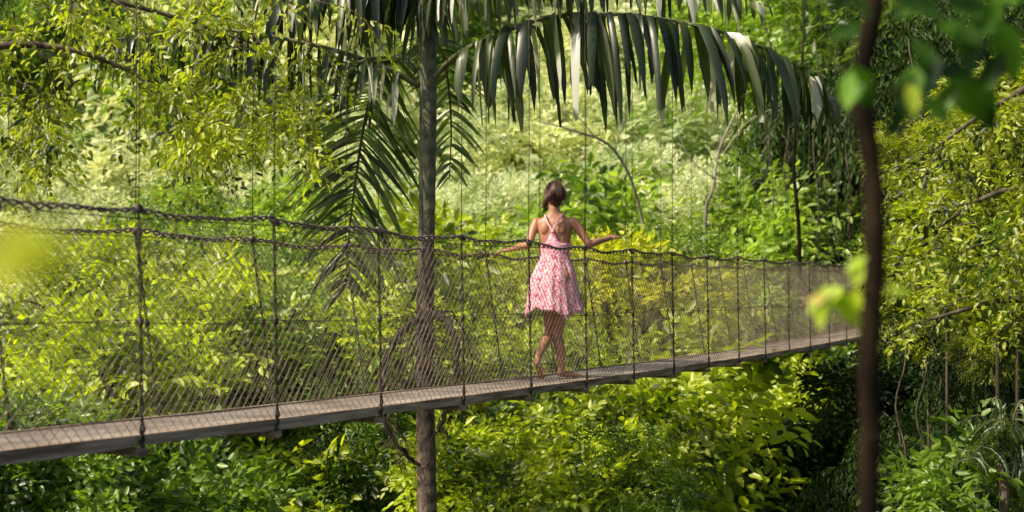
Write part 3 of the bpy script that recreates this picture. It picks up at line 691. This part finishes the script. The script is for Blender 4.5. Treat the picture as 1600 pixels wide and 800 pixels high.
for sg in (-1,1):
    b=MB(); q=cr([bf(0.0,-.120,1.25),bf(.012*sg,-.118,1.29),bf(.048*sg,-.110,1.345),bf(.072*sg,-.063,1.398),bf(.076*sg,-.0,1.405),bf(.078*sg,.075,1.34),bf(.07*sg,.11,1.26)],5)
    for o in (-.005,.005): b.tube([v-po2+R3*o for v in q],.0055,6)
    b.build('strap',M['strap'],dr)
# ---------------------------------------------------------------- slender foreground tree
fd_=2.7; fb=P(1364,452,fd_); g=float(hgt(fb.x,fb.y)); ft=empty('slender_tree',(fb.x,fb.y,g)); tag(ft,'slender dark trunk standing close to the viewer at right, out of focus','tree'); fo=ft.location
b=MB(); q=cr([Vector((fb.x,fb.y,g)),P(1358,900,fd_),P(1361,700,fd_),P(1358,560,fd_),P(1367,400,fd_),P(1362,260,fd_),P(1345,140,fd_),P(1364,20,fd_),P(1376,-120,fd_),P(1380,-300,fd_)],8)
b.tube([v-fo for v in q],[.0215*(1-.15*i/len(q))*(1+.07*math.sin(i*1.7)+.06*math.sin(i*.6)) for i in range(len(q))],12)
tw=[[(1352,150,2.7),(1330,120,2.6),(1300,60,2.5),(1270,10,2.4)],[(1360,60,2.7),(1410,50,2.7),(1470,80,2.75),(1520,140,2.8)],[(1366,20,2.7),(1430,-10,2.7),(1520,10,2.8),(1600,50,2.8)],[(1362,465,2.7),(1335,455,2.65),(1305,460,2.6),(1275,485,2.55)],[(1362,455,2.7),(1385,450,2.65),(1400,446,2.6)],[(1350,150,2.7),(1390,150,2.65),(1430,120,2.65)]]
for w in tw: b.tube([v-fo for v in cr([P(*x) for x in w],5)],.003,5)
b.build('trunk',M['darkbark'],ft)
LP=[(1330,100,2.6,60,80),(1300,20,2.4,-60,60),(1275,0,2.4,-40,50),(1400,120,2.65,70,75),(1430,100,2.65,100,70),(1490,100,2.75,60,110),(1520,60,2.75,-50,90),(1460,40,2.7,20,90),(1440,150,2.65,40,64),(1560,30,2.75,70,100),(1600,50,2.8,20,90),(1540,0,2.75,-20,100),(1390,30,2.7,-30,64),(1410,160,2.65,110,56),(1320,-5,2.4,30,56),(1590,-10,2.7,40,100),(1480,10,2.7,0,80),(1350,130,2.6,130,50),(1500,30,2.7,80,90),(1420,60,2.7,50,75),(1570,80,2.75,120,76),(1450,70,2.7,95,84),(1530,120,2.8,75,90),(1400,-5,2.65,20,80),(1460,110,2.7,10,70),(1500,130,2.75,130,70),(1345,40,2.6,160,60)]
LG=[(1318,448,2.6,150,70),(1310,446,2.6,65,80),(1335,448,2.6,-80,45),(1300,452,2.6,110,66),(1340,450,2.6,100,50),(1385,448,2.6,20,36),(1322,425,2.6,-40,40),(1330,110,2.5,100,60),(1420,130,2.6,80,50)]
LO=[(1296,466,2.58,175,36)]
def leafset(LPP,mat,nm,o,par,asp=.5):
    a1=[[],[],[],[]]
    for (x,y,d,ang,ln) in LPP:
        L=ln/F*d*1.05; an=math.radians(ang); a1[0].append(tuple(P(x,y,d)-o)); a1[1].append((math.cos(an),random.uniform(-.3,.3),-math.sin(an))); a1[2].append((random.gauss(-.2,.35),-.8,random.uniform(.1,.8))); a1[3].append(L)
    A=[np.array(v) for v in a1]; leaves(nm,A[0],A[1],A[2],A[3],A[3]*asp,mat,par)
leafset(LP,M['front'],'crown',fo,ft); leafset(LG,M['frontgold'],'young_leaves',fo,ft); leafset(LO,M['tinge'],'orange_leaf',fo,ft)
sb=P(-200,452,1.0); g=float(hgt(sb.x,sb.y)); sh=empty('near_shrub',(sb.x,sb.y,g)); tag(sh,'blurred yellow leaves very close to the viewer at the left edge','shrub'); so=sh.location
b=MB(); b.tube([v-so for v in cr([Vector((sb.x,sb.y,g)),P(-190,800,.8),P(-120,480,.78),P(-40,400,.76),P(0,390,.75)],6)],.0016,6); b.build('stem',M['bark'],sh)
leafset([(-40,405,.75,5,130),(-10,388,.75,-12,110),(-20,366,.75,12,110),(-50,425,.75,-10,130)],M['blurgold'],'foliage',so,sh)
# ---------------------------------------------------------------- light, camera
sd=Vector((-.62,-.30,.72)).normalized()
el=math.asin(sd.z); az=math.atan2(sd.x,sd.y)
w=bpy.data.worlds.new('World'); sc.world=w; w.use_nodes=True; nt=w.node_tree
sky=nt.nodes.new('ShaderNodeTexSky'); sky.sky_type='NISHITA'; sky.sun_disc=False; sky.sun_elevation=el; sky.sun_rotation=az; sky.dust_density=5
bg=nt.nodes['Background']; bg.inputs[1].default_value=.15; nt.links.new(sky.outputs[0],bg.inputs[0])
l=bpy.data.lights.new('Sun','SUN'); l.energy=5; l.angle=math.radians(.5); l.color=(1,.91,.73)
lo=bpy.data.objects.new('Sun',l); col.objects.link(lo); lo.rotation_euler=sd.to_track_quat('Z','Y').to_euler()
cam=bpy.data.cameras.new('Camera'); co=bpy.data.objects.new('Camera',cam); col.objects.link(co); co.rotation_euler=(math.pi/2,0,0)
cam.sensor_width=36; cam.lens=F/1600*36; cam.shift_y=(HY-400)/1600; cam.clip_end=2000; cam.clip_start=.05
cam.dof.use_dof=True; cam.dof.focus_distance=12.3; cam.dof.aperture_fstop=2.0
sc.camera=co
sc.view_settings.view_transform='Standard'; sc.view_settings.look='None'; sc.view_settings.exposure=0
